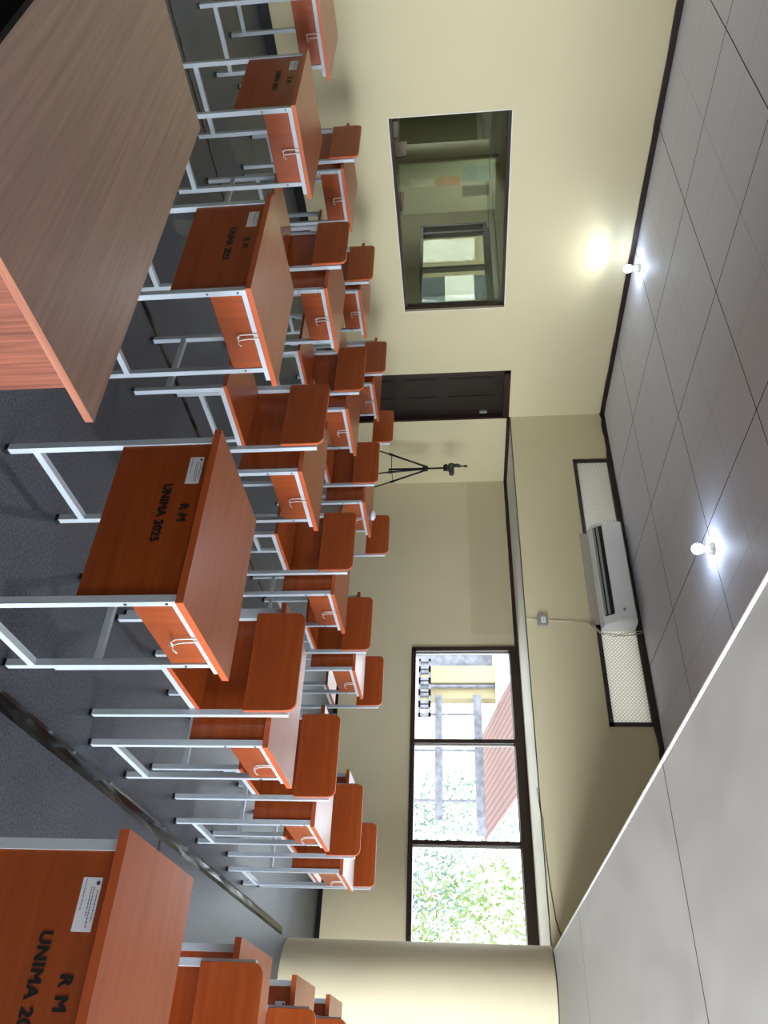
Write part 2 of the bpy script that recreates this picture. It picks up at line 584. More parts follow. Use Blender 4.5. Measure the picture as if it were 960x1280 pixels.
DOOR = (6.80, 7.66, 0.0, 2.29)
PANE = (3.56, 5.81, 1.02, 2.17)
wall_with_holes('wall_left', 'y', XL - 0.15, 0.15, YF - 0.1, YB + 0.1, 0, ZC + 0.3, [PANE, DOOR], M['wall'])
WIN = (-4.55, -0.85, 0.99, 2.27)
wall_with_holes('wall_back', 'x', YB, 0.15, XL - 0.1, XR + 0.1, 0, ZS + 0.14, [WIN], M['wall_low'])
VENT = (-6.51, -3.0, 3.05, 3.49)
wall_with_holes('wall_upper', 'x', YU, 0.12, XL - 0.1, XB + 0.05, ZS, ZC + 0.1, [VENT], M['wall'])
wall_with_holes('wall_right', 'y', XR, 0.15, YF - 0.1, YB + 0.1, 0, 2.6, [(a, b, RSILL, RHEAD) for a, b in RW], M['wall'])
struct(boxobj('wall_front', (XL - 0.1, XR + 0.1, YF - 0.15, YF, 0, ZC + 0.2), M['wall']))
struct(boxobj('ceiling', (XL - 0.1, XB + 0.05, YF - 0.1, YU + 0.12, ZC, ZC + 0.08), M['ceiling']))
# low ceiling over the right half, with its white side face and rounded edge bead
struct(boxobj('ceiling_low', (XB, XR + 0.1, YF - 0.1, YB + 0.05, ZS, ZS + 0.12), M['low_ceiling']))
struct(boxobj('beam', (XB, XB + 0.12, YF - 0.1, YU + 0.1, ZS + 0.12, ZC + 0.02), M['white_paint']))
bm = bm_new(); tube(bm, [(XB + 0.008, YF - 0.05, ZS + 0.004), (XB + 0.008, YU, ZS + 0.006)], 0.011, 10)
struct(obj('trim_1', bm, M['white_paint']))
struct(boxobj('soffit', (XL - 0.1, XB + 0.02, YU + 0.005, YB + 0.05, ZS, ZS + 0.1), M['white_paint']))
# round column
bm = bm_new(); lathe(bm, [(0.355, 0.0), (0.355, ZS + 0.01)], -0.705, 7.75, 64)
struct(obj('column', bm, M['wall_low']))
bm = bm_new(); lathe(bm, [(0.352, ZS - 0.012), (0.359, ZS - 0.010), (0.359, ZS - 0.002), (0.352, ZS)], -0.705, 7.75, 64)
struct(obj('trim_2', bm, M['trim']))
# darker paint patch high on the lower back wall
struct(boxobj('trim_3', (XL + 0.02, -4.75, YB - 0.003, YB + 0.001, 1.72, 2.24), M['wall_patch']))


def wavy_strip(name, axis, u0, u1, fixed, z0, z1, depth, m, amp=0.006, n=60):
    """hand-painted dark band whose lower edge wavers"""
    bm = bm_new()
    rr = random.Random(sum(ord(c) for c in name))
    prev = None
    for i in range(n + 1):
        u = u0 + (u1 - u0) * i / n
        w = rr.uniform(-amp, amp)
        if axis == 'x': q = [(u, fixed, z0 + w), (u, fixed, z1), (u, fixed - depth, z1), (u, fixed - depth, z0 + w)]
        else: q = [(fixed, u, z0 + w), (fixed, u, z1), (fixed + depth, u, z1), (fixed + depth, u, z0 + w)]
        vs = [bm.verts.new(p) for p in q]
        if prev:
            for k in range(4): bm.faces.new((prev[k], prev[(k + 1) % 4], vs[(k + 1) % 4], vs[k]))
        else: bm.faces.new(vs)
        prev = vs
    bm.faces.new(prev[::-1])
    bmesh.ops.recalc_face_normals(bm, faces=bm.faces[:])
    return struct(obj(name, bm, m))


wavy_strip('trim_4', 'y', YF, YU, XL, 3.485, ZC, 0.02, M['trim'], 0.004)
wavy_strip('trim_5', 'x', XL, XB, YU, 3.485, ZC, 0.02, M['trim'], 0.01)
wavy_strip('trim_6', 'y', YU, YB, XL, 2.262, ZS, 0.02, M['trim'], 0.002)
wavy_strip('trim_7', 'x', XL, XB, YB, 2.262, ZS, 0.02, M['trim'], 0.002)
struct(boxobj('baseboard_left', (XL, XL + 0.015, YF, 6.74, 0, 0.09), M['baseboard']))
struct(boxobj('baseboard_back', (XL, XR, YB - 0.015, YB, 0, 0.05), M['baseboard']))

# dark reflecting pane in the left wall
w2 = thing('window_2', 'dark reflecting glass window with thin dark frame in the left wall', 'window', (0, 0, 0))
struct(w2)
bm = bm_new()
y0, y1, z0, z1 = PANE
for q in ((y0, y1, z1 - 0.03, z1), (y0, y1, z0, z0 + 0.028), (y0, y0 + 0.012, z0, z1), (y1 - 0.03, y1, z0, z1)):
    box(bm, XL - 0.1, XL - 0.035, *q)
obj('window_frame', bm, M['trim'], w2)
boxobj('pane', (XL - 0.085, XL - 0.075, y0 + 0.01, y1 - 0.01, z0 + 0.01, z1 - 0.01), M['mirror_glass'], w2)
bm = bm_new()
for q in ((y0, y1, z1, z1 + 0.008), (y0, y1, z0 - 0.008, z0), (y0 - 0.008, y0, z0 - 0.008, z1 + 0.008), (y1, y1 + 0.008, z0 - 0.008, z1 + 0.008)):
    box(bm, XL - 0.001, XL + 0.003, *q)
obj('plaster_edge', bm, M['white_paint'], w2)

# door in the left wall
d1 = struct(thing('door_1', 'very dark brown panelled door in the left wall beside the corner', 'door'))
bm = bm_new()
y0, y1, z0, z1 = DOOR
for q in ((y0, y0 + 0.05, 0, z1), (y1 - 0.03, y1, 0, z1), (y0, y1, z1 - 0.08, z1)):
    box(bm, XL - 0.15, XL + 0.004, *q)
obj('door_frame', bm, M['trim'], d1, 0.004)
bm = bm_new()
box(bm, XL - 0.115, XL - 0.075, y0 + 0.05, y1 - 0.03, 0.01, z1 - 0.08)
obj('door_leaf', bm, M['door'], d1)
ya, yb = y0 + 0.05, y1 - 0.03
for (a, b, c, d) in ((0.12, 0.36, 0.2, 0.8), (0.44, 0.68, 0.2, 0.8), (0.12, 0.36, 0.95, 1.35), (0.44, 0.68, 0.95, 1.35), (0.12, 0.36, 1.5, 2.08), (0.44, 0.68, 1.5, 2.08)):
    bm = bm_new()
    box(bm, XL - 0.078, XL - 0.066, ya + a, ya + b, c, d)
    obj('door_panel', bm, M['door'], d1, 0.01, 1)
bm = bm_new(); box(bm, XL - 0.076, XL - 0.045, 7.565, 7.6, 1.9, 2.0)
obj('door_bolt', bm, M['outlet'], d1, 0.008)

# back window: three panes and more behind the column
w1 = struct(thing('window_1', 'wide back wall window with dark brown frame and bright view outside', 'window'))
x0, x1, z0, z1 = WIN
bm = bm_new()
box(bm, x0, x1, YB - 0.03, YB + 0.1, z0 - 0.035, z0 + 0.02)
box(bm, x0, x1, YB - 0.04, YB + 0.1, z1 - 0.075, z1)
box(bm, x0 - 0.02, x0 + 0.035, YB - 0.03, YB + 0.1, z0 - 0.03, z1)
box(bm, x1 - 0.03, x1 + 0.03, YB - 0.03, YB + 0.1, z0 - 0.03, z1)
obj('window_frame', bm, M['trim'], w1, 0.004)
for xm in (-3.34, -2.2, -1.08):
    boxobj('mullion', (xm - 0.024, xm + 0.024, YB - 0.02, YB + 0.09, z0, z1 - 0.07), M['trim'], w1, 0.003)
for a, b in ((x0 + 0.03, -3.36), (-3.32, -2.22), (-2.18, -1.1), (-1.06, x1 - 0.03)):
    boxobj('pane', (a, b, YB + 0.05, YB + 0.055, z0 + 0.01, z1 - 0.06), M['glass'], w1)
    bm = bm_new()
    box(bm, a + 0.004, a + 0.022, YB + 0.035, YB + 0.05, z0 + 0.02, z1 - 0.07)
    box(bm, a + 0.004, b - 0.004, YB + 0.035, YB + 0.05, z1 - 0.09, z1 - 0.075)
    obj('sash_rail', bm, M['white_paint'], w1)

struct(boxobj('vent_shade_slab', (XL - 0.1, -5.3, YU + 0.13, YB + 0.4, 3.62, 3.7), M['trim']))  # unseen slab added to cut the sky light behind the left vent
# vents of patterned glass in the upper wall, board between them
vx0, vx1, vz0, vz1 = VENT
for k, (a, b) in enumerate(((vx0, -5.36), (-4.14, vx1))):
    wv = struct(thing('window_%d' % (3 + k), 'patterned frosted glass vent in a dark frame beside the air conditioner', 'window'))
    wv['label'] = ('patterned frosted glass vent left of the air conditioner', 'bright patterned frosted glass vent right of the air conditioner')[k]
    bm = bm_new()
    box(bm, a, b, YU - 0.012, YU + 0.05, vz0, vz0 + 0.045)
    box(bm, a, b, YU - 0.012, YU + 0.05, vz1 - 0.02, vz1 + 0.02)
    box(bm, a, a + 0.04, YU - 0.012, YU + 0.05, vz0, vz1)
    if k == 1: box(bm, b - 0.04, b, YU - 0.012, YU + 0.05, vz0, vz1)
    obj('window_frame', bm, M['trim'], wv, 0.006)
    boxobj('pane', (a + 0.03, b - (0.03 if k else 0), YU + 0.02, YU + 0.028, vz0 + 0.03, vz1), M['frosted'], wv)
struct(boxobj('trim_8', (-5.36, -4.14, YU - 0.006, YU + 0.06, vz0 - 0.045, vz1), M['board']))

# right wall windows (frames in the openings) and dark skirting out of sight
for k, (a, b) in enumerate(RW):
    wr = struct(thing('window_%d' % (5 + k), 'side wall window beside the desks', 'window'))
    wr['label'] = 'side wall window, number %s from the front' % ('one', 'two')[k]
    bm = bm_new()
    for q in ((a, b, RSILL, RSILL + 0.05), (a, b, RHEAD - 0.05, RHEAD), (a, a + 0.05, RSILL, RHEAD), (b - 0.05, b, RSILL, RHEAD), ((a + b) / 2 - 0.025, (a + b) / 2 + 0.025, RSILL, RHEAD)):
        box(bm, XR + 0.03, XR + 0.1, *q)
    obj('window_frame', bm, M['trim'], wr)

# black tapes over the carpet seams
bm = bm_new()
n = 60
prev = None
rr = random.Random(3)
for i in range(n + 1):
    y = -2.5 + (7.36 + 2.5) * i / n
    w = 0.034 + rr.uniform(-0.002, 0.002)
    xc = -1.03 - 0.03 * max(0, (y - 2.4)) / 5
    vs = [bm.verts.new((xc - w, y, 0.001)), bm.verts.new((xc - w * 0.5, y, 0.006 + rr.uniform(0, 0.003))), bm.verts.new((xc + w * 0.4, y, 0.006 + rr.uniform(0, 0.003))), bm.verts.new((xc + w, y, 0.001))]
    if prev:
        for k in range(3): bm.faces.new((prev[k], prev[k + 1], vs[k + 1], vs[k]))
    prev = vs
bmesh.ops.recalc_face_normals(bm, faces=bm.faces[:])
tag(obj('floor_tape', bm, M['tape']), 'wide glossy black tape strip along the carpet beside the column', 'tape', 'black tapes on the carpet')
bm = bm_new(); box(bm, -1.0, 1.2, 4.145, 4.175, 0, 0.003)
tag(obj('floor_tape', bm, M['tape']), 'short black tape joining the wide floor tape at right angles', 'tape', 'black tapes on the carpet')
bm = bm_new(); box(bm, -3.225, -3.185, 0.4, 7.0, 0, 0.003); box(bm, -3.213, -3.197, 0.4, 7.0, 0.003, 0.005)
tag(obj('floor_tape', bm, M['tape']), 'narrow black tape along the carpet under the third desk column from the dark pane', 'tape', 'black tapes on the carpet')
bm = bm_new(); box(bm, -5.0, -4.965, 0.2, 7.0, 0, 0.003); box(bm, -4.99, -4.975, 0.2, 7.0, 0.003, 0.005)
tag(obj('floor_tape', bm, M['tape']), 'narrow black tape along the carpet left of the second desk column', 'tape', 'black tapes on the carpet')

# ------------------------------------------------------------------ teacher's table
tt = thing('teacher_table', 'large brown laminate table in front of the desks with orange-brown side panel', 'table', (-1.89, 0.9, 0))
def L(x0, x1, y0, y1, z0, z1): return (x0 + 1.89, x1 + 1.89, y0 - 0.9, y1 - 0.9, z0, z1)
bm = bm_new()
vs, fs = box(bm, *L(-2.575, -1.213, 0.563, 1.24, 0.740, 0.76))
for f in fs[3:]: f.material_index = 1
fs[2].material_index = 2  # near edge takes the painted shade colour
obj('tabletop', bm, [M['table_top'], M['table_edge'], M['table_shade']], tt, 0.0015, 1)
for a in (-1.27, -2.54):
    boxobj('side_panel', L(a, a + 0.018, 0.62, 1.165, 0.0, 0.736), M['table_side'], tt, 0.001, 1)
boxobj('modesty_panel', L(-2.522, -1.27, 1.13, 1.148, 0.1, 0.736), M['table_shade'], tt, 0.001, 1)
dr = boxobj('drawer_unit', L(-2.522, -2.1, 0.66, 1.12, 0.46, 0.734), M['table_shade'], tt, 0.002, 1)
boxobj('drawer_front', L(-2.518, -2.104, 0.642, 0.66, 0.47, 0.725), M['table_shade'], dr, 0.002, 1)

# ------------------------------------------------------------------ student desk
T = 0.025


def make_desk():
    root = thing('student_desk', '', 'desk')
    bm = bm_new(); vs, fs = box(bm, -0.348, 0.342, -0.018, 0.518, 0.766, 0.79)
    for f in fs[2:]: f.material_index = 1
    obj('tabletop', bm, [M['laminate_x'], M['laminate_edge']], root, 0.002, 1)
    fp = boxobj('front_panel', (-0.3025, 0.3025, 0.006, 0.021, 0.44, 0.764), M['laminate_x'], root, 0.001, 1)
    # sticker with fine print and a round emblem
    st = boxobj('sticker', (-0.243, -0.128, 0.0052, 0.0058, 0.694, 0.741), M['paper'], fp)
    bm = bm_new()
    for (a, b, z) in ((-0.215, -0.15, 0.734), (-0.222, -0.135, 0.7245), (-0.222, -0.16, 0.7185), (-0.24, -0.172, 0.702)):
        x = a
        rr = random.Random(int(z * 10000))
        while x < b:
            w = rr.uniform(0.002, 0.007)
            box(bm, x, min(x + w, b), 0.0048, 0.0051, z, z + 0.0022)
            x += w + 0.0018
    bmesh.ops.create_circle(bm, cap_ends=True, segments=16, radius=0.005, matrix=Matrix.Translation((-0.231, 0.0050, 0.733)) @ Matrix.Rotation(PI / 2, 4, 'X'))
    obj('fine_print', bm, M['print'], st)
    text_mesh('stencil_lettering', 'R M', 0.041, M['ink'], fp, (-0.008, 0.0055, 0.710), (PI / 2, 0, 0), 0.0017, 1.1)
    text_mesh('stencil_lettering', 'UNIMA 2025', 0.040, M['ink'], fp, (-0.012, 0.0055, 0.638), (PI / 2, 0, 0), 0.0018, 1.08)
    for s in (-1, 1):
        a, b = (-0.3275, -0.3025) if s < 0 else (0.3025, 0.3275)
        for y in (0.0, 0.42):
            lg = boxobj('leg', (a, b, y, y + T, 0.014, 0.742), M['frame'], root, 0.002, 1)
            boxobj('foot_cap', (a - 0.001, b + 0.001, y - 0.001, y + T + 0.001, 0, 0.014), M['black_cap'], lg, 0.002, 1)
        boxobj('top_rail', (a, b, 0.0, 0.495, 0.741, 0.766), M['frame'], root, 0.002, 1)
        boxobj('side_stretcher', (a, b, T, 0.42, 0.098, 0.123), M['frame'], root, 0.002, 1)
        pa, pb = (a + 0.006, a + 0.018) if s < 0 else (b - 0.018, b - 0.006)
        boxobj('side_panel', (pa, pb, T, 0.42, 0.612, 0.742), M['laminate_edge'] if False else M['laminate_z'], root, 0.001, 1)
    boxobj('shelf', (-0.31, 0.31, 0.022, 0.43, 0.602, 0.614), M['laminate_x'], root, 0.001, 1)
    for (y, z) in ((0.0125, 0.728), (0.0125, 0.60), (0.4325, 0.66)):
        bm = bm_new()
        bmesh.ops.create_cone(bm, cap_ends=True, segments=12, radius1=0.0055, radius2=0.004, depth=0.003,
                              matrix=Matrix.Translation((0.329, y, z)) @ Matrix.Rotation(PI / 2, 4, 'Y'))
        obj('screw', bm, M['steel'], root)
    # white double wire bag hook on the right side rail
    bm = bm_new()
    xh = 0.3275 + 0.004
    for dy in (-0.012, 0.012):
        yy = 0.235 + dy
        tube(bm, [(xh - 0.02, yy, 0.768), (xh, yy, 0.768), (xh + 0.002, yy, 0.755), (xh + 0.002, yy, 0.715), (xh + 0.004, yy + dy * 0.1, 0.69), (xh + 0.012, yy, 0.676),
                  (xh + 0.024, yy + dy * 0.5, 0.676), (xh + 0.034, yy + dy, 0.69)], 0.0027, 6)
    tube(bm, [(xh + 0.012, 0.223, 0.676), (xh + 0.012, 0.247, 0.676)], 0.0027, 6)
    obj('bag_hook', bm, M['wire'], root)
    return root


def make_chair():
    root = thing('student_chair', '', 'chair')
    W, W2 = 0.2425, 0.2145
    # seat board
    bm = bm_new(); vs, fs = box(bm, -0.217, 0.217, -0.012, 0.415, 0.468, 0.487)
    for f in fs[2:]: f.material_index = 1
    obj('seat', bm, [M['laminate_x'], M['laminate_edge']], root, 0.003, 1)
    # backrest board: rounded upper corners
    r = 0.04
    zt, zb, hw = 0.902, 0.678, 0.232
    pts = [(-hw, zb), (hw, zb)]
    for k in range(7):
        t = PI / 2 * k / 6
        pts.append((hw - r + r * math.cos(t), zt - r + r * math.sin(t)))
    for k in range(7):
        t = PI / 2 + PI / 2 * k / 6
        pts.append((-hw + r + r * math.cos(t), zt - r + r * math.sin(t)))
    bm = bm_new(); prism(bm, pts, 'y', 0.381, 0.399)
    for f in bm.faces:
        if abs(f.normal.y) < 0.5: f.material_index = 1
    obj('backrest', bm, [M['laminate_x'], M['laminate_edge']], root, 0.002, 1)
    for s in (-1, 1):
        a, b = (-W, -W + T) if s < 0 else (W - T, W)
        fa, fb = (-W2, -W2 + T) if s < 0 else (W2 - T, W2)
        lg = boxobj('leg', (fa, fb, 0.0, T, 0.014, 0.444), M['frame'], root, 0.002, 1)
        boxobj('foot_cap', (fa - 0.001, fb + 0.001, -0.001, T + 0.001, 0, 0.014), M['black_cap'], lg, 0.002, 1)
        po = boxobj('rear_post', (a, b, 0.400, 0.425, 0.014, 0.868), M['frame'], root, 0.002, 1)
        boxobj('foot_cap', (a - 0.001, b + 0.001, 0.399, 0.426, 0, 0.014), M['black_cap'], po, 0.002, 1)
        boxobj('seat_rail', (fa, fb, 0.0, 0.40, 0.443, 0.468), M['frame'], root, 0.002, 1)
    boxobj('stretcher', (-W2 + T, W2 - T, 0.0, T, 0.168, 0.193), M['frame'], root, 0.002, 1)
    boxobj('cross_rail', (-W + T, W - T, 0.400, 0.425, 0.443, 0.468), M['frame'], root, 0.002, 1)
    return root


DESKS = {0: [(-5.845, 1.88), (-5.885, 3.07), (-5.88, 4.17), (-5.93, 5.33)],
         1: [(-4.47, 1.925), (-4.435, 3.06), (-4.40, 4.12), (-4.39, 5.25)],
         2: [(-2.885, 1.89), (-2.90, 3.05), (-2.875, 4.25), (-2.87, 5.36)],
         3: [(-1.4575, 1.92), (-1.455, 3.10), (-1.455, 4.29), (-1.455, 5.43)],
         4: [(-0.133, 1.91), (-0.07, 3.09), (-0.07, 4.19), (-0.085, 5.25)]}
CHAIRS = {0: [(-5.857, 2.62, 0), (-5.80, 3.685, 0.03), (-5.93, 4.87, -0.03), (-5.84, 5.80, 0)],
          1: [(-4.52, 2.61, 0), (-4.44, 3.67, 0), (-4.447, 4.79, 0.02), (-4.417, 5.845, 0)],
          2: [(-2.925, 2.575, -0.05), (-2.92, 3.80, 0), (-2.907, 4.91, 0), (-2.877, 5.895, 0)],
          3: [(-1.478, 2.635, 0), (-1.475, 3.80, 0), (-1.45, 4.97, 0), (-1.45, 5.93, 0)],
          4: [(-0.10, 2.61, 0), (-0.05, 3.74, 0), (-0.08, 4.80, 0), (-0.08, 5.97, 0)]}
ROW = ['front row', 'second row', 'third row', 'back row']
COLN = ['column along the dark pane wall', 'second column from the dark pane wall', 'middle column',
        'column just left of the black floor tape', 'column right of the black floor tape']
desk0, chair0 = make_desk(), make_chair()
first = True
for c in range(5):
    for r in range(4):
        x, y = DESKS[c][r]
        d = desk0 if first else copy_tree(desk0)
        d.location = (x, y, 0)
        if not first and r > 0:   # only the front row is stencilled
            for k in [k for k in bpy.data.objects if k.name.startswith('stencil') and k.parent.parent == d]:
                bpy.data.objects.remove(k)
        extra = {0: 'black lettering, '}.get(r, '')
        tag(d, 'orange wooden desk, %s%s, %s' % (extra, ROW[r], COLN[c]), 'desk', 'student desks in rows')
        x, y, rz = CHAIRS[c][r]
        ch = chair0 if first else copy_tree(chair0)
        ch.location = (x, y, 0); ch.rotation_euler = (0, 0, rz)
        tag(ch, 'orange wooden chair facing the front, %s, %s' % (ROW[r], COLN[c]), 'chair', 'student chairs behind the desks')
        first = False

# ------------------------------------------------------------------ air conditioner, bulbs, cables
ac = thing('air_conditioner', 'white wall-mounted air conditioner between the two frosted glass vents', 'air conditioner', (-4.72, 7.634, 3.12))
bm = bm_new()
prof = [(0, 0.34), (-0.19, 0.34), (-0.215, 0.32), (-0.22, 0.12), (-0.14, 0.005), (-0.02, -0.02), (0, -0.02)]
prism(bm, prof, 'x', -0.655, 0.655)
obj('body', bm, M['ac_white'], ac, 0.006)
bm = bm_new()
prism(bm, [(-0.2205, 0.325), (-0.226, 0.32), (-0.231, 0.115), (-0.225, 0.11)], 'x', -0.64, 0.60)
obj('front_cover', bm, M['ac_white'], ac, 0.002)
bm = bm_new()
prism(bm, [(-0.2135, 0.104), (-0.2165, 0.108), (-0.1555, 0.021), (-0.1525, 0.017)], 'x', -0.60, 0.56)
obj('air_outlet', bm, M['ac_dark'], ac)
bm = bm_new()
prism(bm, [(-0.185, 0.048), (-0.205, 0.07), (-0.208, 0.067), (-0.188, 0.045)], 'x', -0.6, 0.55)
prism(bm, [(-0.158, 0.012), (-0.175, 0.033), (-0.178, 0.03), (-0.161, 0.009)], 'x', -0.6, 0.55)
obj('louver', bm, M['ac_grey'], ac)
bm = bm_new()
box(bm, 0.50, 0.515, -0.2335, -0.2305, 0.20, 0.225); box(bm, 0.522, 0.537, -0.2335, -0.2305, 0.205, 0.22)
obj('badge', bm, M['print'], ac)

for (x, y, lab) in ((-3.43, 5.12, 'lit white bulb in the open ceiling near the air conditioner'),
                    (-7.0, 5.15, 'lit white bulb on the ceiling close to the left wall'),
                    (-3.43, 1.4, 'added unseen bulb in the open ceiling above the front row'),  # out of view, added to brighten the tabletops
                    (-7.0, 1.4, 'added unseen bulb near the left wall at the front')):  # also out of view, added for more light from above
    b = thing('light_bulb', lab, 'light bulb', (x, y, ZC), 0, 'ceiling bulbs')
    bm = bm_new(); lathe(bm, [(0, 0), (0.05, 0), (0.05, -0.012), (0.03, -0.05), (0.024, -0.06), (0, -0.06)], 0, 0, 20)
    obj('lamp_holder', bm, M['socket'], b)
    bm = bm_new(); lathe(bm, [(0.0, -0.06), (0.014, -0.062), (0.02, -0.075), (0.036, -0.095), (0.042, -0.12), (0.036, -0.145), (0.02, -0.16), (0, -0.165)], 0, 0, 20)
    obj('bulb', bm, M['bulb'], b)
    sp = bpy.data.lights.new('bulb_light', 'SPOT')
    sp.energy = BULB_W * (0.45 if x < -6 else 1.6); sp.color = (0.88, 0.94, 1.0); sp.spot_size = math.radians(172); sp.spot_blend = 0.5
    sp.shadow_soft_size = 0.045
    so = bpy.data.objects.new('bulb_light', sp); COL.objects.link(so)
    so.parent = b; so.location = (0, 0, -0.215)

ob = thing('wall_outlet', 'grey outlet box on the beige upper wall below the air conditioner', 'outlet', (-4.2, YU, 2.485))
bm = bm_new(); box(bm, -0.062, 0.062, -0.032, 0, -0.055, 0.055)
obj('cover', bm, M['outlet'], ob, 0.006)
bm = bm_new(); box(bm, -0.035, 0.035, -0.036, -0.03, -0.015, 0.03)
obj('socket_face', bm, M['ac_white'], ob, 0.003)
bm = bm_new(); box(bm, -0.018, -0.010, -0.038, -0.034, 0.0, 0.018); box(bm, 0.010, 0.018, -0.038, -0.034, 0.0, 0.018)
obj('socket_hole', bm, M['ac_dark'], ob)

bm = bm_new()
tube(bm, [(-4.03, YU - 0.03, 3.53), (-4.0, YU - 0.04, 3.42), (-3.985, YU - 0.05, 3.3), (-4.02, YU - 0.04, 3.18), (-4.03, YU - 0.03, 3.08), (-4.17, YU - 0.012, 2.97), (-4.19, YU - 0.01, 2.75), (-4.2, YU - 0.012, 2.54)], 0.006, 6)
tube(bm, [(-4.045, YU - 0.04, 3.53), (-4.03, YU - 0.05, 3.38), (-3.97, YU - 0.06, 3.22), (-4.01, YU - 0.05, 3.1), (-4.16, YU - 0.02, 3.0)], 0.005, 6)
tube(bm, [(-4.21, YU - 0.01, 2.43), (-4.22, YU - 0.008, 2.38), (-4.23, YU - 0.01, 2.315)], 0.005, 6)
tag(obj('power_cable', bm, M['cable_beige']), 'beige cable running from the ceiling past the air conditioner to the outlet', 'cable')
bm = bm_new()
tube(bm, [(-1.03, YU - 0.01, 2.42), (-1.25, YU - 0.01, 2.36), (-1.5, YU - 0.01, 2.335), (-1.8, YU - 0.01, 2.32), (-2.1, YU - 0.008, 2.318), (-2.15, YU - 0.008, 2.302), (-2.3, YU + 0.1, 2.302), (-2.45, YU + 0.2, 2.303)], 0.004, 6)
tag(obj('thin_wire', bm, M['cable_dark']), 'thin dark wire along the soffit edge next to the column', 'cable')

# ------------------------------------------------------------------ tripod and camera
TX, TY = -6.74, 8.0
tp = thing('tripod', 'black tripod standing in the far corner beside the dark door', 'tripod', (TX, TY, 0))
spread = [math.radians(a) for a in (200, 320, 80)]
for a in spread:
    dx, dy = math.cos(a), math.sin(a)
    bm = bm_new()
    tube(bm, [(0.03 * dx, 0.03 * dy, 1.16), (0.22 * dx, 0.22 * dy, 0.68), (0.22 * dx, 0.22 * dy, 0.68), (0.46 * dx, 0.46 * dy, 0.02)], [0.013, 0.013, 0.009, 0.008], 10)
    lg = obj('leg', bm, M['tripod'], tp)
    bm = bm_new(); lathe(bm, [(0, 0.0), (0.014, 0), (0.014, 0.025), (0, 0.03)], 0.465 * dx, 0.465 * dy, 10)
    obj('foot', bm, M['black_cap'], lg)
    bm = bm_new(); tube(bm, [(0.205 * dx, 0.205 * dy, 0.72), (0.225 * dx, 0.225 * dy, 0.67)], 0.018, 10)
    obj('leg_clamp', bm, M['tripod'], lg)
    bm = bm_new(); tube(bm, [(0.0, 0.0, 0.70), (0.21 * dx, 0.21 * dy, 0.70)], 0.005, 6)
    obj('brace', bm, M['tripod'], tp)
bm = bm_new(); lathe(bm, [(0, 0.66), (0.014, 0.66), (0.014, 1.12), (0.04, 1.13), (0.042, 1.18), (0.016, 1.2), (0.012, 1.2), (0.012, 1.42), (0, 1.42)], 0, 0, 16)
obj('center_column', bm, M['tripod'], tp)
bm = bm_new()
box(bm, -0.03, 0.03, -0.03, 0.03, 1.40, 1.46); box(bm, -0.055, 0.03, -0.018, 0.018, 1.42, 1.45); box(bm, -0.035, 0.035, -0.035, 0.035, 1.462, 1.476)
obj('pan_head', bm, M['tripod'], tp, 0.004)
bm = bm_new(); tube(bm, [(0.02, 0, 1.14), (0.07, -0.03, 1.10), (0.085, -0.035, 1.09)], [0.005, 0.005, 0.008], 8)
obj('crank_handle', bm, M['tripod'], tp)

vc = thing('video_camera', 'black video camera mounted on the tripod in the corner', 'camera', (TX, TY, 1.476), math.radians(-20))
bm = bm_new(); box(bm, -0.07, 0.12, -0.035, 0.035, 0.0, 0.068)
obj('body', bm, M['camera_body'], vc, 0.01)
bm = bm_new(); tube(bm, [(0.115, 0, 0.034), (0.15, 0, 0.034), (0.15, 0, 0.034), (0.165, 0, 0.034)], [0.026, 0.026, 0.03, 0.03], 16)
obj('lens', bm, M['camera_body'], vc)
bm = bm_new(); box(bm, -0.02, 0.05, -0.0375, -0.0345, 0.026, 0.038)
obj('side_marking', bm, M['camera_mark'], vc)
bm = bm_new(); box(bm, -0.075, -0.045, -0.02, 0.02, 0.068, 0.13); box(bm, -0.07, -0.02, -0.012, 0.012, 0.13, 0.155)
obj('viewfinder', bm, M['camera_body'], vc, 0.005)
bm = bm_new(); tube(bm, [(-0.035, 0, 0.14), (-0.035, 0, 0.2), (-0.035, 0, 0.2), (-0.035, 0, 0.245)], [0.008, 0.008, 0.015, 0.015], 10)
tube(bm, [(-0.035, 0, 0.17), (-0.07, 0, 0.175)], 0.004, 6)
obj('microphone', bm, M['camera_body'], vc)

# crumpled tissue left on one back row desk
bm = bm_new()
bmesh.ops.create_icosphere(bm, subdivisions=3, radius=0.04)
rr = random.Random(5)
for v in bm.verts:
    k = 1 + rr.uniform(-0.12, 0.12)
    v.co = Vector((v.co.x * k * 1.25, v.co.y * k * 1.0, (v.co.z * k * 0.6) + 0.022))
    v.co.z = max(v.co.z, 0.0)
o = obj('crumpled_tissue', bm, M['paper'], None, 0, 1, True)
o.location = (-4.2, 5.63, 0.79)
tag(o, 'small white crumpled tissue on a back row desk near the tripod', 'tissue')

